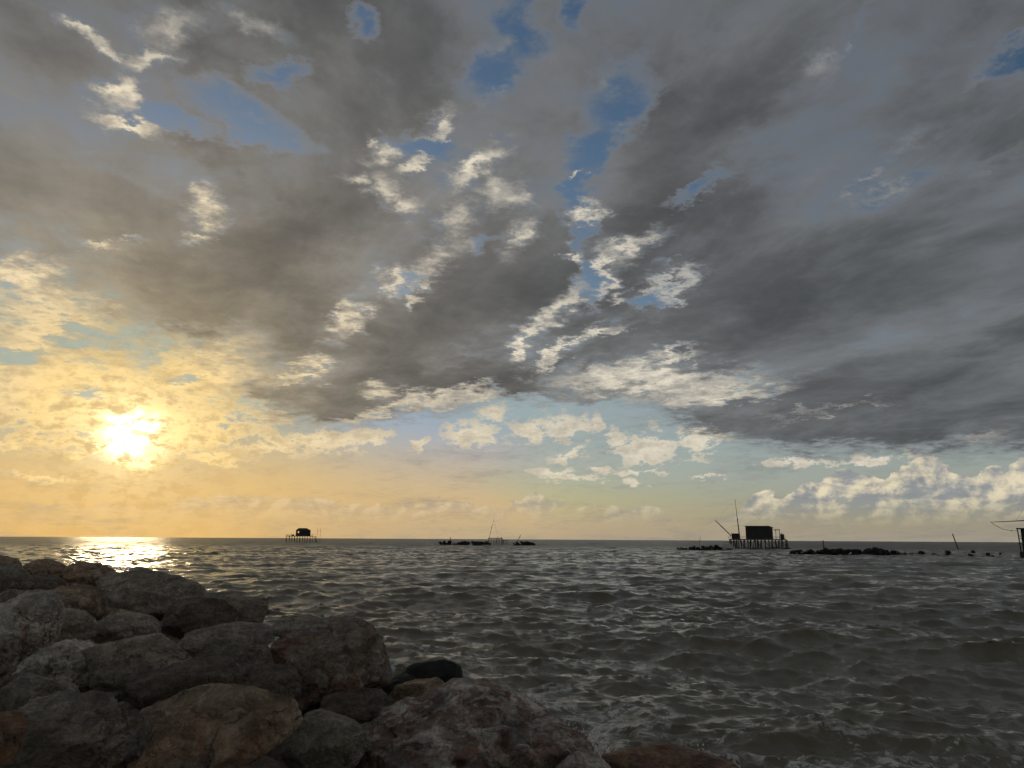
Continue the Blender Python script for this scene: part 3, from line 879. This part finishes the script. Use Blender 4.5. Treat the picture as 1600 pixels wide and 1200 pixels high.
breakwater('short line of low black rocks left of the mast hut', 1092, 235, [(1056, 1074, 854, 9), (1078, 1100, 851.5, 14), (1100, 1116, 850.5, 11), (1116, 1128, 850, 7), (1058, 1146, 855, 22)])
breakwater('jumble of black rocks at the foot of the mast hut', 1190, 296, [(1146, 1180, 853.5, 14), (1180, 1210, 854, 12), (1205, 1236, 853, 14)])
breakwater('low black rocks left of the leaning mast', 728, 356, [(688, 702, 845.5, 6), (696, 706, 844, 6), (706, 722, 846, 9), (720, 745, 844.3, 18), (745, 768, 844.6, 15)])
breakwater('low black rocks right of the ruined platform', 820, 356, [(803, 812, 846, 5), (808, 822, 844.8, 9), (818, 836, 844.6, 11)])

def spray(label, u, D, w, h, n, seed):
    """Water thrown up by a breaking wave: many drops."""
    rs = np.random.RandomState(seed)
    if 1 not in ICO: ICO[1] = ico(1)
    v0, f0 = ICO[1]
    s = spans(u, D)[1]
    t = rs.rand(n)
    x = rs.normal(size=n) * w * s * .32 * (1 - .35 * t); z = t ** 1.7 * h * s * np.exp(-(x / (w * s * .5)) ** 2) - .2 * rs.rand(n); y = rs.normal(size=n) * .5
    r = rs.uniform(.05, .2, n) * (1.15 - .8 * t) * s / .154
    v = (v0[None] * r[:, None, None] + np.stack([x, y, z], 1)[:, None]).reshape(-1, 3)
    f = (f0[None] + (np.arange(n) * len(v0))[:, None, None]).reshape(-1, 3)
    o = link('spray', mesh_np('spray', v, f), SPRAY); o.location = base_at(u, D); o.rotation_euler = (0, 0, facing(u))
    tag(o, label, 'spray', kind='stuff')
SPRAY, sb = new_mat('sea_spray')
sb.inputs['Base Color'].default_value = (.96, .94, .9, 1); sb.inputs['Roughness'].default_value = .6
tr = nd('ShaderNodeBsdfTranslucent'); tr.inputs[0].default_value = (.96, .94, .9, 1)
mx = nd('ShaderNodeMixShader'); mx.inputs[0].default_value = .5
E.tree.links.new(sb.outputs[0], mx.inputs[1]); E.tree.links.new(tr.outputs[0], mx.inputs[2])
E.tree.links.new(mx.outputs[0], [n for n in E.tree.nodes if n.type == 'OUTPUT_MATERIAL'][0].inputs[0])
spray('white burst of spray at the foot of the mast hut', 1135, 288, 24, 13, 900, 1)
spray('white burst of spray round the leaning pole', 1496, 178, 24, 12, 900, 2)
spray('low white surf along the rocks near the leaning pole', 1445, 177, 120, 4, 1200, 3)
spray('small splash left of the rocks by the leaning mast', 683, 352, 12, 6, 200, 4)
spray('tiny splash on the rocks left of the leaning mast', 737, 352, 4, 7, 90, 5)

def splash(label, u, v, D, w, h, n, seed):
    """Drops flung up by water slapping the near stones."""
    rs = np.random.RandomState(seed)
    v0, f0 = ICO[1]
    s = D / 1170
    x = rs.normal(size=n) * w * s * .3; t = rs.rand(n) ** 2.2
    z = t * h * s * np.exp(-(x / (w * s * .6)) ** 2) + .05; y = rs.normal(size=n) * .18
    r = rs.uniform(.25, 1, n) ** 2 * .026 * (1.1 - .7 * t)
    p = (v0[None] * r[:, None, None] * np.array([1, 1, 1.5]) + np.stack([x, y, z], 1)[:, None]).reshape(-1, 3)
    f = (f0[None] + (np.arange(n) * len(v0))[:, None, None]).reshape(-1, 3)
    c = base_at(u, D)
    o = link('splash', mesh_np('splash', p, f), SPRAY); o.location = c; o.rotation_euler = (0, 0, facing(u))
    tag(o, label, 'splash', kind='stuff')
splash('bright drops splashing beside the huge white and rust boulder', 922, 1140, 11.0, 70, 40, 900, 11)
splash('bright drops splashing off the water above the red brown boulder', 1082, 1160, 10.8, 60, 34, 600, 12)
splash('thin line of drops along the slope of the huge rust boulder', 885, 1130, 11.8, 80, 22, 600, 13)
